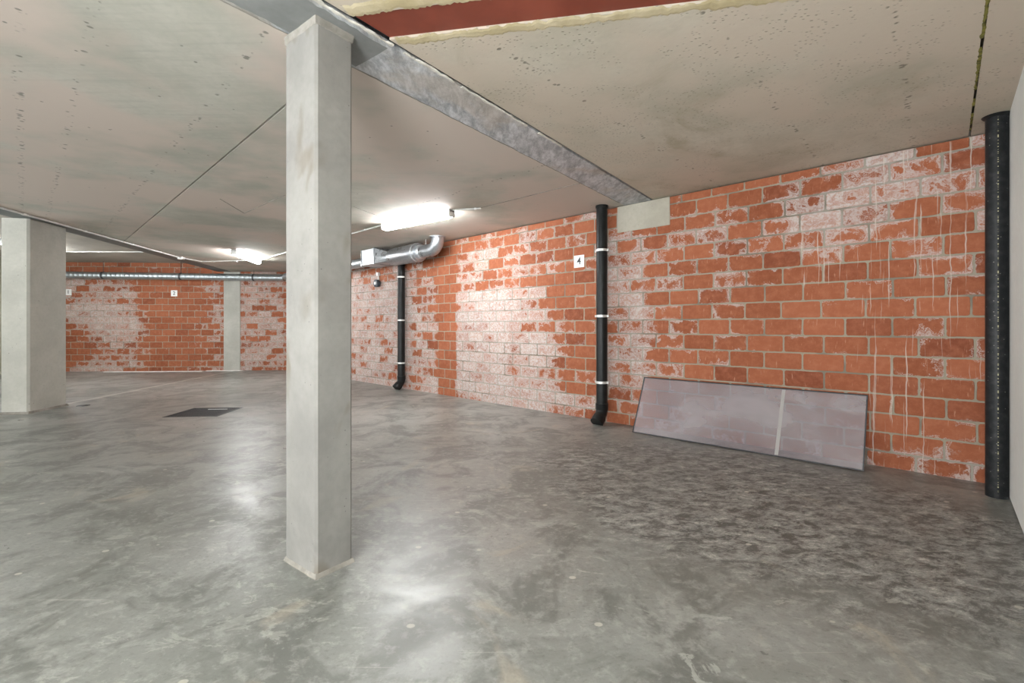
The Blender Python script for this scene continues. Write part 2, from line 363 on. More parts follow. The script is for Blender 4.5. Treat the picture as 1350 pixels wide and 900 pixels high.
def tube(bm, pts, rad, seg=20, caps=True):
    pts = [Vector(p) for p in pts]; n = len(pts); rads = rad if isinstance(rad, (list, tuple)) else [rad]*n
    rings = []; prev = None
    for i, p in enumerate(pts):
        t = ((pts[min(i+1, n-1)]-p).normalized() if i < n-1 else Vector((0, 0, 0))) + ((p-pts[i-1]).normalized() if i else Vector((0, 0, 0)))
        if t.length < 1e-6: t = prev_t
        t.normalize(); prev_t = t
        if prev is None:
            a = Vector((0, 0, 1)) if abs(t.z) < .9 else Vector((1, 0, 0)); u = t.cross(a).normalized()
        else: u = (prev - t*prev.dot(t)).normalized()
        prev = u; w_ = t.cross(u)
        rings.append([bm.verts.new(p+(u*math.cos(2*math.pi*k/seg)+w_*math.sin(2*math.pi*k/seg))*rads[i]) for k in range(seg)])
    for a, b in zip(rings, rings[1:]):
        for k in range(seg): bm.faces.new((a[k], a[(k+1) % seg], b[(k+1) % seg], b[k]))
    if caps: bm.faces.new(rings[0][::-1]); bm.faces.new(rings[-1])
def arc(c, r, a0, a1, ux, uy, n=10):
    return [Vector(c)+Vector(ux)*r*math.cos(a0+(a1-a0)*i/n)+Vector(uy)*r*math.sin(a0+(a1-a0)*i/n) for i in range(n+1)]
def ribbon(bm, p0, p1, w0, w1, z, th, step=.03, rag=.012, seed=1, dent=.004):
    "a lumpy ragged smear lying against the underside at height z: spans offsets w0..w1 across the line p0-p1"
    rnd = random.Random(seed); L = (p1-p0).length; n = max(3, int(L/step)); d = (p1-p0)/L; nn = V2(-d.y, d.x)
    rows = []; a = b = 0
    for i in range(n+1):
        a = a*.6+rnd.uniform(-rag, rag)*.8; b = b*.6+rnd.uniform(-rag, rag)*.8
        q = p0+d*L*i/n; lo, hi = w0+a, w1+b
        if hi-lo < .002: hi = lo+.002
        r = []
        for k in range(5):
            f = k/4; pt = q+nn*(lo+(hi-lo)*f); zz = z if k in (0, 4) else z-th*(.85+rnd.uniform(0, .3))
            r.append(bm.verts.new((pt.x, pt.y, zz)))
        rows.append(r)
    for r, s in zip(rows, rows[1:]):
        for k in range(4): bm.faces.new((r[k], r[k+1], s[k+1], s[k]))
        bm.faces.new((r[4], r[0], s[0], s[4]))
    bm.faces.new(rows[0]); bm.faces.new(rows[-1][::-1])
def new(): return bmesh.new()

# ------------------------------------------------------------ structure: floor with the drain pit
gr_a, gr_b = V2(-4.235, 5.575), V2(-3.575, 5.625); gx = (gr_b-gr_a).normalized(); gy = V2(-gx.y, gx.x); GS = .64
pit = [gr_a, gr_a+gx*GS, gr_a+gx*GS+gy*GS, gr_a+gy*GS]
bm = new(); rem = grow(ROOM, .12)
for i in range(4):
    p, q = pit[i], pit[(i+1) % 4]; dn = (q-p).normalized(); inn = V2(-dn.y, dn.x)
    out = clip(rem, p, -inn); rem = clip(rem, p, inn)
    if len(out) > 2: prism(bm, out, -.12, 0)
prism(bm, [p for p in pit], -.121, -.11)
struct(link('floor', bm, M['floor']))

# walls --------------------------------------------------------
def face_wall(name, p0, p1, nrm, z1, mat, cell=.06, thick=.12, attrs=None, z0=0.):
    L = (p1-p0).length; d = (p1-p0)/L; nx = max(1, int(L/cell)) if attrs else 1; nz = max(1, int((z1-z0)/cell)) if attrs else 1
    me = bpy.data.meshes.new(name); vs = []; fs = []; uvs = []
    for j in range(nz+1):
        for i in range(nx+1):
            q = p0+d*L*i/nx; vs.append((q.x, q.y, z0+(z1-z0)*j/nz)); uvs.append((L*i/nx, z0+(z1-z0)*j/nz))
    idx = lambda i, j: j*(nx+1)+i
    for j in range(nz):
        for i in range(nx): fs.append((idx(i, j), idx(i+1, j), idx(i+1, j+1), idx(i, j+1)))
    nfront = len(vs); back = [p0-nrm*thick, p1-nrm*thick]
    for z in (z0, z1):
        for q in back: vs.append((q.x, q.y, z)); uvs.append((0, 0))
    b0, b1, t0, t1 = nfront, nfront+1, nfront+2, nfront+3
    fs.append((b1, b0, t0, t1)); fs.append([b0, b1]+[idx(i, 0) for i in range(nx, -1, -1)])
    fs.append([t1, t0]+[idx(i, nz) for i in range(nx+1)])
    fs.append([b0]+[idx(0, j) for j in range(nz+1)]+[t0]); fs.append([t1]+[idx(nx, j) for j in range(nz, -1, -1)]+[b1])
    me.from_pydata(vs, [], fs)
    bmm = new(); bmm.from_mesh(me); bmesh.ops.recalc_face_normals(bmm, faces=bmm.faces); bmm.to_mesh(me); bmm.free()
    ul = me.uv_layers.new(name='UVMap')
    for l in me.loops: ul.data[l.index].uv = uvs[l.vertex_index]
    if attrs:
        for nm, fn in attrs.items():
            at = me.attributes.new(nm, 'FLOAT', 'POINT')
            for k, (s, z) in enumerate(uvs): at.data[k].value = fn(s, z)
    me.materials.append(mat); o = bpy.data.objects.new(name, me); C.objects.link(o); return struct(o)

def wall_pt(u, v):                       # where a stain seen in the photo lies on the brick wall
    k = (u-CX)/F; Y = 6.744/(1.06+k); return ((Y-A.y)*1.457, EYE+(HOR-v)*Y/F)
# stains: (u0, u1, v0, v1, amount, softness in metres)
BL = [(455, 530, 385, 505, .42, .35), (455, 530, 340, 385, .18, .3), (530, 578, 400, 520, .26, .15), (530, 575, 350, 400, .10, .2),
      (602, 662, 395, 520, .50, .15), (655, 715, 410, 525, .34, .3), (600, 700, 330, 395, .10, .2), (690, 742, 460, 545, .18, .25), (640, 760, 290, 380, .05, .3),
      (700, 790, 520, 560, .24, .06), (800, 848, 320, 520, .32, .12), (848, 880, 300, 540, .08, .15),
      (880, 985, 290, 345, .10, .25), (940, 1040, 300, 420, .02, .3), (1040, 1190, 215, 285, .25, .15), (1190, 1302, 190, 235, .16, .15),
      (1060, 1130, 270, 330, .16, .12), (1140, 1300, 590, 640, .30, .05), (560, 640, 505, 530, .18, .08), (905, 1010, 395, 500, -.04, .3)]
NEG = [(578, 600, 330, 525, -.62, .045), (742, 785, 350, 515, -.20, .12), (1000, 1170, 360, 560, -.22, .2), (1170, 1300, 420, 580, -.14, .2), (870, 960, 430, 500, -.10, .2), (880, 1040, 200, 262, -.15, .1)]
def boxes(lst):
    out = []
    for u0, u1, v0, v1, a, sf in lst:
        sA, _ = wall_pt(u0, v0); sB, _ = wall_pt(u1, v0); um = (u0+u1)/2
        zt = wall_pt(um, v0)[1]; zb = wall_pt(um, v1)[1]; out.append((min(sA, sB), max(sA, sB), zb, zt, a, sf))
    return out
def field(bx, base, s, z):
    t = base
    for s0, s1, z0, z1, a, sf in bx:
        ds = max(s0-s, s-s1, 0); dz = max(z0-z, z-z1, 0); r = (ds*ds+dz*dz)**.5
        if r < 2.5*sf: t += a*math.exp(-(r/sf)**2*1.6)
    return t
SB = boxes(BL+NEG)
DR = boxes([(1165, 1275, 225, 480, 1., .15), (1190, 1290, 200, 300, 1., .08), (1160, 1225, 480, 640, .7, .12), (1060, 1110, 290, 370, .5, .05)])
Lb = (EE-A).length
face_wall('wall_right', A-E*.0, EE, NB, 2.448, M['brick'], attrs={'salt': lambda s, z: field(SB, .195, s, z), 'drip': lambda s, z: field(DR, 0., s, z)})
def back_s(u):
    k = (u-CX)/F; Y = 11.922/(1-.065*k); return (V2(k*Y, Y)-EE).length
def back_z(v): return EYE+(HOR-v)*11.4/F
def bboxes(lst): return [(back_s(u1), back_s(u0), back_z(v1), back_z(v0), a, sf) for u0, u1, v0, v1, a, sf in lst]
BB = bboxes([(80, 175, 370, 430, .30, .2), (100, 190, 405, 480, .30, .2), (88, 110, 430, 475, -.3, .25), (60, 300, 482, 492, .2, .06), (262, 285, 372, 470, .20, .25), (318, 400, 350, 490, .34, .15),
             (190, 258, 370, 482, -.30, .25), (250, 296, 440, 485, -.1, .2), (60, 300, 345, 368, -.15, .08)])
NBK = V2((EE-D).y, -(EE-D).x).normalized()
if NBK.y > 0: NBK = -NBK
face_wall('wall_back', EE, D, NBK, HIGH, M['brick_far'], attrs={'salt': lambda s, z: field(BB, .18, s, z), 'drip': lambda s, z: 0.})
bm = new(); t_ = .12
prism(bm, [A, B, B-NW*t_, A-NW*t_], 0.015, 2.50)
struct(link('wall_side', bm, M['wall_white']))
DL = D-V2(0, 4.2)
bm = new(); prism(bm, [D, DL, DL-V2(t_, 0), D-V2(t_, 0)], 0, HIGH); struct(link('wall_left', bm, M['wall_left']))
# walls behind and left of the camera omitted to let added world light in

# added unseen strips behind the wall heads, stop light leaking through slab joints
bm = new(); prism(bm, [A-NB*.10, EE-NB*.10, EE-NB*.14, A-NB*.14], 2.3, HIGH+.05); struct(link('leak_strip_10', bm, M['leak_strip']))
bm = new(); prism(bm, [A-NW*.10, B-NW*.10, B-NW*.14, A-NW*.14], 2.3, HIGH+.05); struct(link('leak_strip_11', bm, M['leak_strip']))
# ceiling ------------------------------------------------------
BDIR = V2(.6045, .7966); BN = V2(.7966, -.6045); BR = V2(.40, 3.52); BW = .315            # main steel beam: right edge and width
BLP = BR-BN*BW
FD = V2(-.186, 1).normalized(); FN = V2(-1, -.186).normalized(); FP = V2(-5.83, 5.25)       # far beam: near edge, pointing away to the left
RD = V2(1, -.18).normalized(); RN = V2(.18, 1).normalized(); RP0, RP1 = V2(-.572, 2.188), V2(-.61, 2.003)   # red flange: far edge, near edge
BIG = grow(ROOM, .10)
low = clip(BIG, FP, -FN)
left = clip(low, BLP, -BN)
gA = A+NB*3.52
slabs_l = [clip(left, gA-NB*.007, -NB), clip(left, gA+NB*.007, NB)]
bm = new()
for s in slabs_l: prism(bm, s, CEIL, CEIL+.18)
struct(link('ceiling', bm, M['ceil_l']))
right = clip(low, BR+BN*.022, BN)
far = clip(right, RP0+RN*.0, RN); near = clip(right, RP1, -RN)
w1 = A+NW*.165
bm = new()
for s in (clip(far, w1+NW*.012, NW), clip(far, w1, -NW), clip(near, w1+NW*.012, NW), clip(near, w1, -NW)):
    if len(s) > 2: prism(bm, s, CEIL, CEIL+.18)
struct(link('ceiling', bm, M['ceil_r']))
bm = new(); prism(bm, BIG, HIGH, HIGH+.1); struct(link('ceiling', bm, M['ceil_h']))

# main beam: I section seen from below (flange, web, stiff upper flange)
bm = new()
end0, end1 = clip(BIG, V2(0, 0), V2(0, 1)), None
def strip(p, n, wd, z0, z1, poly=BIG):
    s = clip(clip(poly, p, -n), p-n*wd, n); prism(bm, s, z0, z1)
strip(BR, BN, BW, CEIL-.004, CEIL+.012); strip(BR-BN*(BW/2-.006), BN, .012, CEIL+.012, HIGH-.02); strip(BR, BN, BW, HIGH-.02, HIGH-.004)
o = link('steel_beam', bm, M['beam']); tag(o, 'galvanised grey steel beam crossing the ceiling above the big near column', 'beam')
bm = new(); strip(FP, -FN, .31, CEIL-.004, CEIL+.014); strip(FP+FN*.149, -FN, .012, CEIL+.014, HIGH-.014); strip(FP, -FN, .31, HIGH-.014, HIGH-.002)
o = link('steel_beam', bm, M['beam_far']); tag(o, 'dark grey steel beam above the left column, where the ceiling steps up', 'beam')
# red primed flange between the right-hand slabs
bm = new(); band = clip(clip(clip(low, BR+BN*.022, BN), RP0, -RN), RP1, RN); prism(bm, band, CEIL+.012, CEIL+.026)
mid_ = clip(clip(band, RP0-RN*.098, -RN), RP0-RN*.09, RN) if False else clip(clip(band, RP0-RN*.088, -RN), RP0-RN*.10, RN)
prism(bm, mid_, CEIL+.026, HIGH-.004)
o = link('steel_beam', bm, M['primer']); tag(o, 'red-brown primed steel beam in the ceiling at the top of the picture', 'beam')

def along(p, d, t): return p+d*t
# ragged filler either side of the red flange (parts of the ceiling setting)
bm = new()
q0 = along(RP0, RD, .02); q1 = along(RP0, RD, 2.2)
ribbon(bm, q0, q1, -.006, .052, CEIL+.0005, .0028, .011, .011, 3); struct(link('trim_3', bm, M['cream'], smooth=False))
bm = new(); ribbon(bm, along(RP1, RD, -.10), along(RP1, RD, 2.4), -.066, .006, CEIL+.0005, .0028, .011, .011, 4); struct(link('trim_4', bm, M['cream']))
bm = new()                                    # white mortar beads squeezed out along the beam edge
for i, (t0, t1) in enumerate([(-2.9, -1.62), (-1.55, -1.20), (-1.14, -.50), (-.36, -.05)]):
    ribbon(bm, along(BR, BDIR, t0), along(BR, BDIR, t1), -.012, .006, CEIL-.003, .007, .014, .007, 11+i)
struct(link('trim_5', bm, M['putty']))
bm = new()                                    # grey filler skim where the column meets the beam
ribbon(bm, along(BR-BN*.16, BDIR, -2.45), along(BR-BN*.16, BDIR, -1.62), -.145, .150, CEIL-.0035, .003, .03, .010, 21)
struct(link('trim_6', bm, M['skim']))
bm = new()                                    # thin rough seam along the left edge of the beam
ribbon(bm, along(BLP, BDIR, -3.2), along(BLP, BDIR, 1.7), -.006, .007, CEIL-.001, .004, .03, .005, 31); struct(link('trim_7', bm, M['mortar']))
bm = new()                                    # moss in the slab joint beside the white wall
m0 = w1+NW*.006+WD*.12
for i, (t0, t1) in enumerate([(.0, .03), (.12, .34), (.48, .6), (.75, 1.3), (1.4, 2.2)]):
    ribbon(bm, m0+WD*t0, m0+WD*t1, -.010, .006, CEIL+.003, .004, .012, .005, 41+i)
struct(link('trim_8', bm, M['moss']))
# slab joint and repair lines on the left slab, as shallow raised seams
bm = new()
jl0 = V2(-.757, 5.41)
def cpt(u, v, z=CEIL): Y = (z-EYE)*F/(HOR-v); return V2((u-CX)/F*Y, Y)
for i, (a, b, wd) in enumerate([((632, 274), (766, 241), .006), ((466, 272), (508, 288), .006), ((322, 281), (376, 257), .006), ((290, 262), (322, 281), .005)]):
    ribbon(bm, cpt(*a), cpt(*b), -wd, wd, CEIL-.0002, .003, .05, .002, 51+i)
struct(link('trim_9', bm, M['mortar']))
# dark gap strip above the brickwork is simply the open joint; lintel block under the beam
bm = new()
def wp(s, off=0.): return A+E*s+NB*off
prism(bm, [wp(2.39, .006), wp(3.01, .006), wp(3.01, -.08), wp(2.39, -.08)], 2.158, 2.452)
bmesh.ops.bevel(bm, geom=bm.edges[:], offset=.004, segments=1, affect='EDGES'); struct(link('trim_1', bm, M['block']))
# flush pilaster in the far wall
bm = new(); bd = (D-EE).normalized(); sa, sb = back_s(317), back_s(295.3)
pl = [EE+bd*sa+NBK*.015, EE+bd*sb+NBK*.015, EE+bd*sb-NBK*.05, EE+bd*sa-NBK*.05]; prism(bm, pl, 0, CEIL-.006); struct(link('trim_2', bm, M['column_far']))

# ------------------------------------------------------------ columns
def column(name, poly, z1, mat, bev, label):
    c = sum(poly, V2(0, 0))/4; t = thing(name, label, 'column', (c.x, c.y, 0))
    bm = new(); prism(bm, [p-c for p in poly], 0, z1)
    ve = [e for e in bm.edges if abs(e.verts[0].co.z-e.verts[1].co.z) > .5]
    bmesh.ops.bevel(bm, geom=ve, offset=bev, segments=1, affect='EDGES')
    link('shaft', bm, mat, t); return t, c
f0 = V2(-.855, 2.008); ax = V2(.6045, .7966); bx_ = V2(-.7966, .6045)
c1 = [f0, f0+ax*.184, f0+ax*.184+bx_*.266, f0+bx_*.266]
colt, cc = column('concrete_column', c1, CEIL-.035, M['column'], .011, 'large pale precast concrete column in the foreground under the grey beam')
bm = new(); rnd = random.Random(5)            # rough mortar bed on top of the shaft
rings = []
base = [p-cc for p in c1]; per = []
for i in range(4):
    for k in range(12): per.append(base[i].lerp(base[(i+1) % 4], k/12))
for z, gsc in ((CEIL-.042, .99), (CEIL-.038, 1.012), (CEIL-.02, 1.02), (CEIL-.0045, 1.05)):
    rings.append([bm.verts.new((p.x*(gsc+rnd.uniform(-.012, .012)), p.y*(gsc+rnd.uniform(-.012, .012)), z+(rnd.uniform(-.004, .004) if z < CEIL-.01 else 0))) for p in per])
for a, b in zip(rings, rings[1:]):
    for k in range(48): bm.faces.new((a[k], a[(k+1) % 48], b[(k+1) % 48], b[k]))
bm.faces.new(rings[-1]); bm.faces.new(rings[0][::-1]); link('mortar_bed', bm, M['mortar'], colt)
bm = new(); rings = []                        # trowelled skirt at the foot
for z, gsc in ((0, 1.07), (.004, 1.035), (.018, 1.006), (.02, .98)):
    rings.append([bm.verts.new((p.x*(gsc+rnd.uniform(-.014, .014)*(z < .03)), p.y*(gsc+rnd.uniform(-.014, .014)*(z < .03)), z)) for p in per])
for a, b in zip(rings, rings[1:]):
    for k in range(48): bm.faces.new((a[k], a[(k+1) % 48], b[(k+1) % 48], b[k]))
bm.faces.new(rings[-1]); bm.faces.new(rings[0][::-1]); link('mortar_foot', bm, M['mortar'], colt)
f1 = V2(-6.07, 5.79); a1 = V2(-.16, 1).normalized(); b1_ = V2(-1, -.16).normalized()
c2 = [f1, f1+a1*.61, f1+a1*.61+b1_*.31, f1+b1_*.31]
colf, cf = column('concrete_column', c2, CEIL-.006, M['column_far'], .022, 'wide grey concrete column at the left edge under the dark beam')
bm = new(); per = []; base = [p-cf for p in c2]
for i in range(4):
    for k in range(12): per.append(base[i].lerp(base[(i+1) % 4], k/12))
rings = []
for z, gsc in ((0, 1.08), (.01, 1.04), (.028, 1.01), (.03, .98)):
    rings.append([bm.verts.new((p.x*(gsc+rnd.uniform(-.01, .01)*(z < .03)), p.y*(gsc+rnd.uniform(-.01, .01)*(z < .03)), z)) for p in per])
for a, b in zip(rings, rings[1:]):
    for k in range(48): bm.faces.new((a[k], a[(k+1) % 48], b[(k+1) % 48], b[k]))
bm.faces.new(rings[-1]); bm.faces.new(rings[0][::-1]); link('mortar_foot', bm, M['mortar'], colf)

# ------------------------------------------------------------ downpipes
NB3 = Vector((NB.x, NB.y, 0)); E3 = Vector((E.x, E.y, 0))
def downpipe(x, y, r, label, zs, gdist):
    t = thing('drain_pipe', label, 'pipe', (x, y, 0), 0)
    bm = new(); tube(bm, [(0, 0, .21), (0, 0, CEIL-.001)], r, 28); link('pipe', bm, M['pvc'], t, True)
    bm = new(); tube(bm, [(0, 0, CEIL-.03), (0, 0, CEIL-.001)], r*1.12, 28); link('top_collar', bm, M['pvc'], t, True)
    bm = new()                                # elbow swinging out from the wall into the floor
    o_ = NB3*.0
    pts = [Vector((0, 0, .235)), Vector((0, 0, .17))]+[Vector((0, 0, .17))+NB3*(.10*(1-math.cos(a)))-Vector((0, 0, .10*math.sin(a))) for a in [math.radians(d) for d in (12, 24, 36, 48)]]
    last = pts[-1]; dr = (NB3*.74-Vector((0, 0, .67))).normalized(); pts += [last+dr*.03, last+dr*.06, last+dr*.10]
    rr = [r*1.13]*2+[r*1.05]*4+[r*1.18]*3
    tube(bm, pts, rr, 28)
    geom = bm.verts[:]+bm.edges[:]+bm.faces[:]; bmesh.ops.bisect_plane(bm, geom=geom, plane_co=(0, 0, .002), plane_no=(0, 0, 1), clear_inner=True)
    link('elbow', bm, M['pvc'], t, True)
    for z in zs:
        bm = new(); tube(bm, [(0, 0, z-.013), (0, 0, z+.013)], r*1.10, 28)
        for sgn in (-1, 1): box(bm, E3*sgn*(r*1.18)+Vector((0, 0, z)), (.03, .012, .024), Matrix.Rotation(math.atan2(E.y, E.x), 3, 'Z'))
        tube(bm, [Vector((0, 0, z))-NB3*r, Vector((0, 0, z))-NB3*(gdist-.001)], .006, 8)
        link('pipe_bracket', bm, M['bracket'], t, True)
    return t
downpipe(1.014, 5.204, .0625, 'black plastic downpipe with three clips beside the number 4 sign', (1.955, 1.215, .47), .147)
downpipe(-1.9386, 8.074, .0625, 'far black plastic downpipe below the galvanised duct', (1.96, 1.206, .46), .085)
t = thing('drain_pipe', 'thick black plastic pipe in the corner against the white wall', 'pipe', (3.133, 2.98, 0))
bm = new(); tube(bm, [(0, 0, 0.001), (0, 0, CEIL-.001)], .054, 32); link('pipe', bm, M['pvc_dusty'], t, True)
bm = new(); tube(bm, [(0, 0, CEIL-.016), (0, 0, CEIL-.010), (0, 0, CEIL-.001)], [.058, .066, .072], 32); link('top_collar', bm, M['pvc'], t, True)

# ------------------------------------------------------------ galvanised duct by the brick wall
AX0 = V2(-1.128, 7.0)                        # under the ceiling flange
def axp(t_, z=2.275, off=0.): p = AX0+E*t_-NB*off; return Vector((p.x, p.y, z))
duct = thing('ventilation_duct', 'galvanised silencer duct with elbow rising into the ceiling by the brick wall', 'duct', axp(0, 0))
o0 = axp(0, 0)
R = lambda v: Vector(v)-o0
bm = new()
pts = [axp(0, CEIL-.001), axp(0, 2.43)]+[axp(.155-.155*math.cos(a), 2.43-.155*math.sin(a)) for a in [math.radians(k) for k in range(10, 91, 10)]]+[axp(.27), axp(.40)]
tube(bm, [R(p) for p in pts], .098, 32); link('elbow', bm, M['galv'], duct, True)
bm = new(); tube(bm, [R(axp(0, CEIL-.012)), R(axp(0, CEIL-.001))], .125, 32); link('ceiling_flange', bm, M['galv_flat'], duct, True)
bm = new(); tube(bm, [R(axp(.385)), R(axp(.40)), R(axp(.46)), R(axp(.47))], [.10, .112, .112, .10], 32); link('clamp_ring', bm, M['galv_flat'], duct, True)
bm = new(); tube(bm, [R(axp(.45)), R(axp(.452)), R(axp(.47)), R(axp(.51)), R(axp(1.20)), R(axp(1.245)), R(axp(1.25))], [.10, .14, .148, .148, .148, .135, .10], 40); link('silencer_body', bm, M['galv'], duct, True)
bm = new(); tube(bm, [R(axp(.50)), R(axp(.505)), R(axp(.53)), R(axp(.535))], [.147, .156, .156, .147], 40); link('clamp_ring', bm, M['galv_flat'], duct, True)
bm = new()                                   # square to round transition
zt, zb = 2.448, 2.178; zc = (zt+zb)/2; n = 32
r0 = []; r1 = []
for k in range(n):
    a = 2*math.pi*k/n; cx_, cy_ = math.cos(a), math.sin(a); m_ = max(abs(cx_), abs(cy_))
    r0.append(bm.verts.new(R(axp(1.545, zc+.135*cy_/m_, -.175*cx_/m_)))); r1.append(bm.verts.new(R(axp(1.24, 2.275+.10*cy_, -.10*cx_))))
for k in range(n): bm.faces.new((r0[k], r0[(k+1) % n], r1[(k+1) % n], r1[k]))
bm.faces.new(r0[::-1]); bm.faces.new(r1); link('transition', bm, M['galv'], duct)
bm = new(); vs = box(bm, R(axp(1.76, zc)), (.43, .35, .27), Matrix.Rotation(math.atan2(E.y, E.x), 3, 'Z'), .004)
link('plenum_box', bm, M['galv_flat'], duct)
bm = new()
for s_ in (1.548, 1.972): box(bm, R(axp(s_, zc)), (.012, .372, .285), Matrix.Rotation(math.atan2(E.y, E.x), 3, 'Z'))
link('joint_frame', bm, M['galv'], duct)
bm = new(); far_e = axp(4.35, 2.285); tube(bm, [R(axp(1.97)), R(axp(4.2, 2.285)), R(axp(5.75, 2.29)), R(axp(5.88, 2.29))], .085, 28); link('duct_run', bm, M['galv_spiral'], duct, True)
for s_ in (.30, 1.05, 1.75, 3.2):
    bm = new(); tube(bm, [R(axp(s_, 2.30 if s_ < 1.5 else 2.38, .10 if s_ > .5 else 0)), R(axp(s_, CEIL-.001, .10 if s_ > .5 else 0))], .005, 8); link('hanger_rod', bm, M['bracket'], duct)

# spiral duct along the far wall
bdir3 = Vector((bd.x, bd.y, 0)); nb3 = Vector((NBK.x, NBK.y, 0)); eb = Vector((EE.x, EE.y, 0))
def bp(s, z, off): return eb+bdir3*s+nb3*off+Vector((0, 0, z))
def dz_(s): return 2.29+.0078*s
s0, s1 = .12, 5.85
sd_ = thing('ventilation_duct', 'long round spiral galvanised duct running along the far brick wall', 'duct', bp(s0, 0, .2)); ob = bp(s0, 0, .2)
bm = new(); pts = []; rads = []; s = s0
while s < s1:
    for ds, r in ((0, .079), (.070, .079), (.075, .0825), (.083, .0825), (.088, .079)): pts.append(bp(s+ds, dz_(s), .2)-ob); rads.append(r)
    s += .105
tube(bm, pts, rads, 24); link('duct_run', bm, M['galv_spiral'], sd_, True)
for u in (145, 245.5, 340):
    s = back_s(u); bm = new(); tube(bm, [bp(s-.02, dz_(s), .2)-ob, bp(s+.02, dz_(s), .2)-ob], .0865, 24)
    zt_ = HIGH if u < 290 else CEIL
    tube(bm, [bp(s, dz_(s)+.08, .2)-ob, bp(s, zt_-.001, .2)-ob], .006, 8); link('hanger_band', bm, M['rubber'], sd_, True)

# ------------------------------------------------------------ fluorescent battens
def batten(label, p, q, ztop, group=None, first=[None]):
    c = (p+q)/2; L = (q-p).length; rz = math.atan2((q-p).y, (q-p).x)
    if first[0] is None:
        t = thing('ceiling_lamp', label, 'lamp', (c.x, c.y, ztop), rz, group); L0 = L
        bm = new(); box(bm, (0, 0, -.018), (L, .085, .034), None, .004); link('housing', bm, M['plastic_grey'], t)
        bm = new()                            # rounded wrap-around diffuser
        prof = [(-.055, -.036), (-.058, -.055), (-.045, -.082), (-.02, -.094), (.02, -.094), (.045, -.082), (.058, -.055), (.055, -.036)]
        xs = [(-L/2+.03, .75), (-L/2+.036, .95), (-L/2+.05, 1), (L/2-.05, 1), (L/2-.036, .95), (L/2-.03, .75)]
        rr = [[bm.verts.new((x, y*k, -.036+(z+.036)*k)) for y, z in prof] for x, k in xs]
        for a, b in zip(rr, rr[1:]):
            for k in range(len(prof)): bm.faces.new((a[k], a[(k+1) % len(prof)], b[(k+1) % len(prof)], b[k]))
        bm.faces.new(rr[0][::-1]); bm.faces.new(rr[-1]); link('diffuser', bm, M['tube'], t, True)
        for sx in (-1, 1):
            bm = new(); box(bm, (sx*(L/2-.014), 0, -.045), (.028, .10, .085), None, .010); link('end_cap', bm, M['plastic_white'], t)
        first[0] = (t, L); return t
    src, L0 = first[0]; t = src.copy(); C.objects.link(t); t.location = (c.x, c.y, ztop); t.rotation_euler = (0, 0, rz); t['label'] = label
    if group: t['group'] = group
    for ch in list(src.children):
        k = ch.copy(); C.objects.link(k); k.parent = t
    return t
Ldir = V2(1, -.755).normalized()
la0 = V2(-1.70, 6.12)
ztA = CEIL-.001
batten('lit fluorescent batten above the silencer duct, right of the near column', la0, la0+Ldir*1.26, ztA)
lb0 = V2(-4.93, 8.16); batten('lit fluorescent batten on the low ceiling just left of the near column', lb0, lb0+FD*1.26, ztA)
lc0 = V2(-9.12, 8.2); batten('lit fluorescent batten half hidden behind the wide left column', lc0, lc0+FD*1.26, HIGH-.001)
REAR = ['', 'unseen fluorescent batten added as fill behind the camera on the low ceiling, middle of three in its row', 'unseen fluorescent batten added as fill behind the camera nearest the white wall', 'unseen fluorescent batten added as fill on the high ceiling outside the picture, left of the camera',
        'unseen fluorescent batten added as fill far behind the camera on the low ceiling', 'unseen fluorescent batten added as fill far behind the camera on the high ceiling']
for i, (x, y, dd, zt_) in enumerate([(-2.9, 3.3, FD, CEIL), (-4.3, -.6, Ldir, CEIL), (-1.5, -.55, Ldir, CEIL), (-7.9, 2.0, FD, HIGH), (-3.3, -3.2, Ldir, CEIL), (-8.5, -2.6, Ldir, HIGH)]):  # out-of-view battens added to bring more light into the room
    if i == 0: continue
    p = V2(x, y); batten(REAR[i], p-dd*.63, p+dd*.63, zt_-.001, 'added fill battens out of view')

# ------------------------------------------------------------ conduits
def conduit(pts, label, clips=(), r=.0095, jb=None, clipdim=.026):
    o0 = Vector(pts[0]); t = thing('cable_conduit', label, 'conduit', o0)
    bm = new(); tube(bm, [Vector(p)-o0 for p in pts], r, 10); link('conduit_tube', bm, M['conduit'], t, True)
    for p in clips:
        bm = new(); box(bm, Vector(p)-o0, (clipdim, clipdim, .024), None, .003); link('conduit_clip', bm, M['plastic_white'], t)
    return t
zc_ = CEIL-.011
la_l = la0-Ldir*.01; le = lb0+FD*1.27
P3 = lambda p, z: Vector((p.x, p.y, z))
conduit([P3(le, zc_), P3(le.lerp(la_l, .5), zc_), P3(la_l, zc_)], 'thin grey conduit on the ceiling linking the two lit battens', [P3(le.lerp(la_l, f), zc_) for f in (.12, .3, .7, .9)])
ra = la0+Ldir*1.27; conduit([P3(ra, zc_), P3(cpt(634, 273.5), zc_)], 'short thin conduit leaving the right end of the batten by the duct', [P3(ra.lerp(cpt(634, 273.5), .8), zc_)])
fb = lambda y, off: FP+FD*((y-FP.y)/FD.y)-FN*off
cstart = fb(.5, .012); cend = fb(9.0, .012)
cl = [P3(fb(y, .012), zc_) for y in (5.55, 6.55, 7.6, 8.4)]
conduit([P3(cstart, zc_), P3(fb(5, .012), zc_), P3(cend, zc_)], 'pale conduit along the edge of the dark beam above the left column', cl, .012, None, .032)
j = fb(8.98, -.0); bm = new(); box(bm, (0, 0, 0), (.09, .09, .045), None, .008)
o = link('junction_box', bm, M['plastic_white'], None, False, (cend.x+.02, cend.y+.05, CEIL-.024)); tag(o, 'small white junction box on the edge of the dark far beam', 'junction box')
conduit([P3(cend+V2(.02, .1), zc_), P3(V2(cend.x+.05, 9.62), zc_), P3(le+V2(-.03, -.02), zc_)], 'thin conduit from the beam junction box to the left batten', [P3(V2(-6.2, 9.6), zc_), P3(V2(-5.72, 9.6), zc_)])
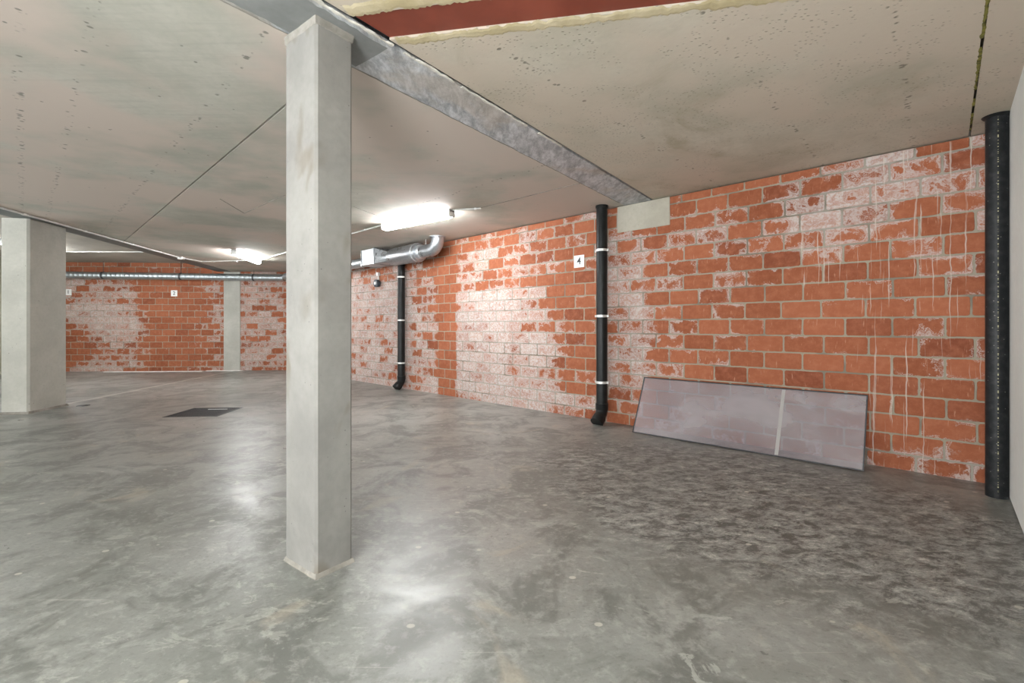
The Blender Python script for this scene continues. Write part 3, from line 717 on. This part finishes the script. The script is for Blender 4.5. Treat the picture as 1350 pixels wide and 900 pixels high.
zh = HIGH-.011
conduit([Vector((-6.95, 9.62, zh)), Vector((-9.28, 9.58, zh))], 'thin white conduit across the higher ceiling behind the left column', [Vector((-7.7, 9.61, zh)), Vector((-8.6, 9.6, zh))])

# ------------------------------------------------------------ bay number signs
def sign(txt, center, nrm, label, size=.148, off=.003):
    rz = math.atan2(nrm.y, nrm.x)+math.pi/2
    t = thing('number_sign', label, 'sign', center, rz, None)
    bm = new(); box(bm, (0, 0, 0), (size, .005, size), None, .0015); link('plate', bm, M['sign'], t)
    cu = bpy.data.curves.new('digit', 'FONT'); cu.body = txt; cu.size = size*.82; cu.align_x = 'CENTER'; cu.align_y = 'CENTER'; cu.extrude = .0006; cu.offset = .0016
    tmp = bpy.data.objects.new('digit_tmp', cu); C.objects.link(tmp); bpy.context.view_layer.update()
    me = bpy.data.meshes.new_from_object(tmp.evaluated_get(bpy.context.evaluated_depsgraph_get())); bpy.data.objects.remove(tmp)
    me.materials.clear(); me.materials.append(M['ink']); d_ = bpy.data.objects.new('digit', me); C.objects.link(d_); d_.parent = t
    d_.rotation_euler = (math.pi/2, 0, 0); d_.location = (0, -.0032, 0); return t
Y4 = 6.744/(1.06+(763.5-CX)/F); s4 = (Y4-A.y)*1.457; p4 = wp(s4, .004); sign('4', (p4.x, p4.y, 1.887), NB, 'white bay sign with a black 4 on the brick wall by the downpipe')
for txt, u, z, lab in (('2', 229.7, 1.914, 'small white bay sign with a black 2 on the far brick wall'), ('1', 90.2, 1.93, 'small white bay sign with a black 1 beside the left column')):
    q = bp(back_s(u), z, .004); sign(txt, q, NBK, lab)

# ------------------------------------------------------------ siren on the brick wall
s5 = (6.744/(1.06+(500-CX)/F)-A.y)*1.457; p5 = wp(s5, 0)
sir = thing('alarm_sounder', 'small round slate grey sounder on the brick wall left of the far downpipe', 'sounder', (p5.x, p5.y, 1.91), 0)
bm = new(); tube(bm, [NB3*.001, NB3*.03, NB3*.085, NB3*.09], [.045, .072, .072, .062], 28); link('housing', bm, M['siren'], sir, True)
bm = new(); tube(bm, [NB3*.088, NB3*.098], [.030, .026], 20); link('horn', bm, M['plastic_white'], sir, True)
bm = new(); tube(bm, [NB3*.02+Vector((0, 0, .06)), NB3*.02+Vector((0, 0, .15))], .008, 8); link('cable', bm, M['plastic_white'], sir, True)
bm = new(); box(bm, NB3*.026+Vector((0, 0, .175)), (.07, .05, .06), Matrix.Rotation(math.atan2(E.y, E.x), 3, 'Z'), .005); link('junction_cover', bm, M['plastic_white'], sir)

# ------------------------------------------------------------ leaning plastic sheet
pb0 = V2(1.249, 4.777); pb1 = V2(2.658, 3.483); pd = (pb1-pb0).normalized(); LL = (pb1-pb0).length
pn = V2(-pd.y, pd.x)
if pn.dot(-NB) < 0: pn = -pn                   # towards the wall
wd0 = (pb0-A).dot(NB); wd1 = (pb1-A).dot(NB)
HT = .548
sh = thing('plastic_sheet', 'scuffed see-through plastic sheet with dark edging leaning against the brick wall', 'sheet', (pb0.x, pb0.y, 0))
def pp(a, h, th=0.):
    b = pb0+pd*a; dist = min(wd0, wd1)-.016; q = b-NB*dist*h
    nrm = (Vector((NB.x, NB.y, 0))*HT+Vector((0, 0, 1))*dist).normalized()
    return Vector((q.x-pb0.x, q.y-pb0.y, .004+HT*h))+nrm*th
def slab(bm, a0, a1, h0, h1, t0, t1):
    v = [bm.verts.new(pp(a, h, t)) for t in (t0, t1) for a, h in ((a0, h0), (a1, h0), (a1, h1), (a0, h1))]
    for f in ((0, 1, 2, 3), (4, 5, 6, 7), (0, 1, 5, 4), (1, 2, 6, 5), (2, 3, 7, 6), (3, 0, 4, 7)): bm.faces.new([v[i] for i in f])
bm = new(); slab(bm, .006, LL-.006, .01, .99, 0, .004); link('pane', bm, M['sheet'], sh)
bm = new(); e = .009
slab(bm, 0, LL, 0, e/.61, -.003, .007); slab(bm, 0, LL, 1-e/.61, 1, -.003, .007); slab(bm, 0, e, e/.61, 1-e/.61, -.003, .007); slab(bm, LL-e, LL, e/.61, 1-e/.61, -.003, .007)
link('edging', bm, M['frame_dark'], sh)
tp = 1.31  # narrow pale see-through strip down the sheet
bm = new(); slab(bm, tp, tp+.028, .02, .98, .0045, .0055); link('sheet_strip', bm, M['pale_strip'], sh)

# ------------------------------------------------------------ floor drains
gt = thing('floor_grate', 'square dark cast iron grate set in the floor between the columns', 'grate', (*(gr_a+gx*GS/2+gy*GS/2), 0), math.atan2(gx.y, gx.x))
bm = new(); h = GS/2
for a, b in (((0, -h+.016), (GS, .03)), ((0, h-.016), (GS, .03))): box(bm, (a[0], a[1], -.014), (GS-.002, .03, .034), None, .002)
for x in (-h+.016, h-.016): box(bm, (x, 0, -.014), (.03, GS-.064, .034), None, .002)
link('frame', bm, M['grate'], gt)
bm = new(); nb = 22; inner = GS-.066
for i in range(1, nb): box(bm, (-inner/2+inner*i/nb, 0, -.012), (.011, inner, .022))
for i in range(1, nb): box(bm, (0, -inner/2+inner*i/nb, -.013), (inner, .009, .018))
link('grid', bm, M['grate'], gt)
bm = new(); box(bm, (.06, .18, .0035), (.24, .014, .006), None, .001); link('lifting_bar', bm, M['bracket'], gt)
bm = new(); tube(bm, [(0, 0, .0005), (0, 0, .003), (0, 0, .006)], [.075, .074, .066], 28)
for k in range(8): box(bm, (.035*math.cos(k*math.pi/4), .035*math.sin(k*math.pi/4), .0065), (.03, .006, .002), Matrix.Rotation(k*math.pi/4, 3, 'Z'))
o = link('floor_drain', bm, M['grate'], None, True, (-5.95, 6.40, 0)); tag(o, 'small round dark drain cover on the floor right of the left column', 'drain')

# loose white strips at the foot of the far wall
def fstrip(u0, u1, off, wd, label):
    a, b = back_s(u0), back_s(u1); q = bp((a+b)/2, .006, off); bm = new()
    box(bm, (0, 0, 0), (abs(a-b), wd, .012), Matrix.Rotation(math.atan2(bd.y, bd.x), 3, 'Z'), .001)
    o = link('white_strip', bm, M['board'], None, False, q); tag(o, label, 'strip')
fstrip(146, 273, .19, .07, 'long thin white strip lying on the floor along the far brick wall')
fstrip(274.5, 322, .07, .06, 'short white strip on the floor at the foot of the far pilaster')
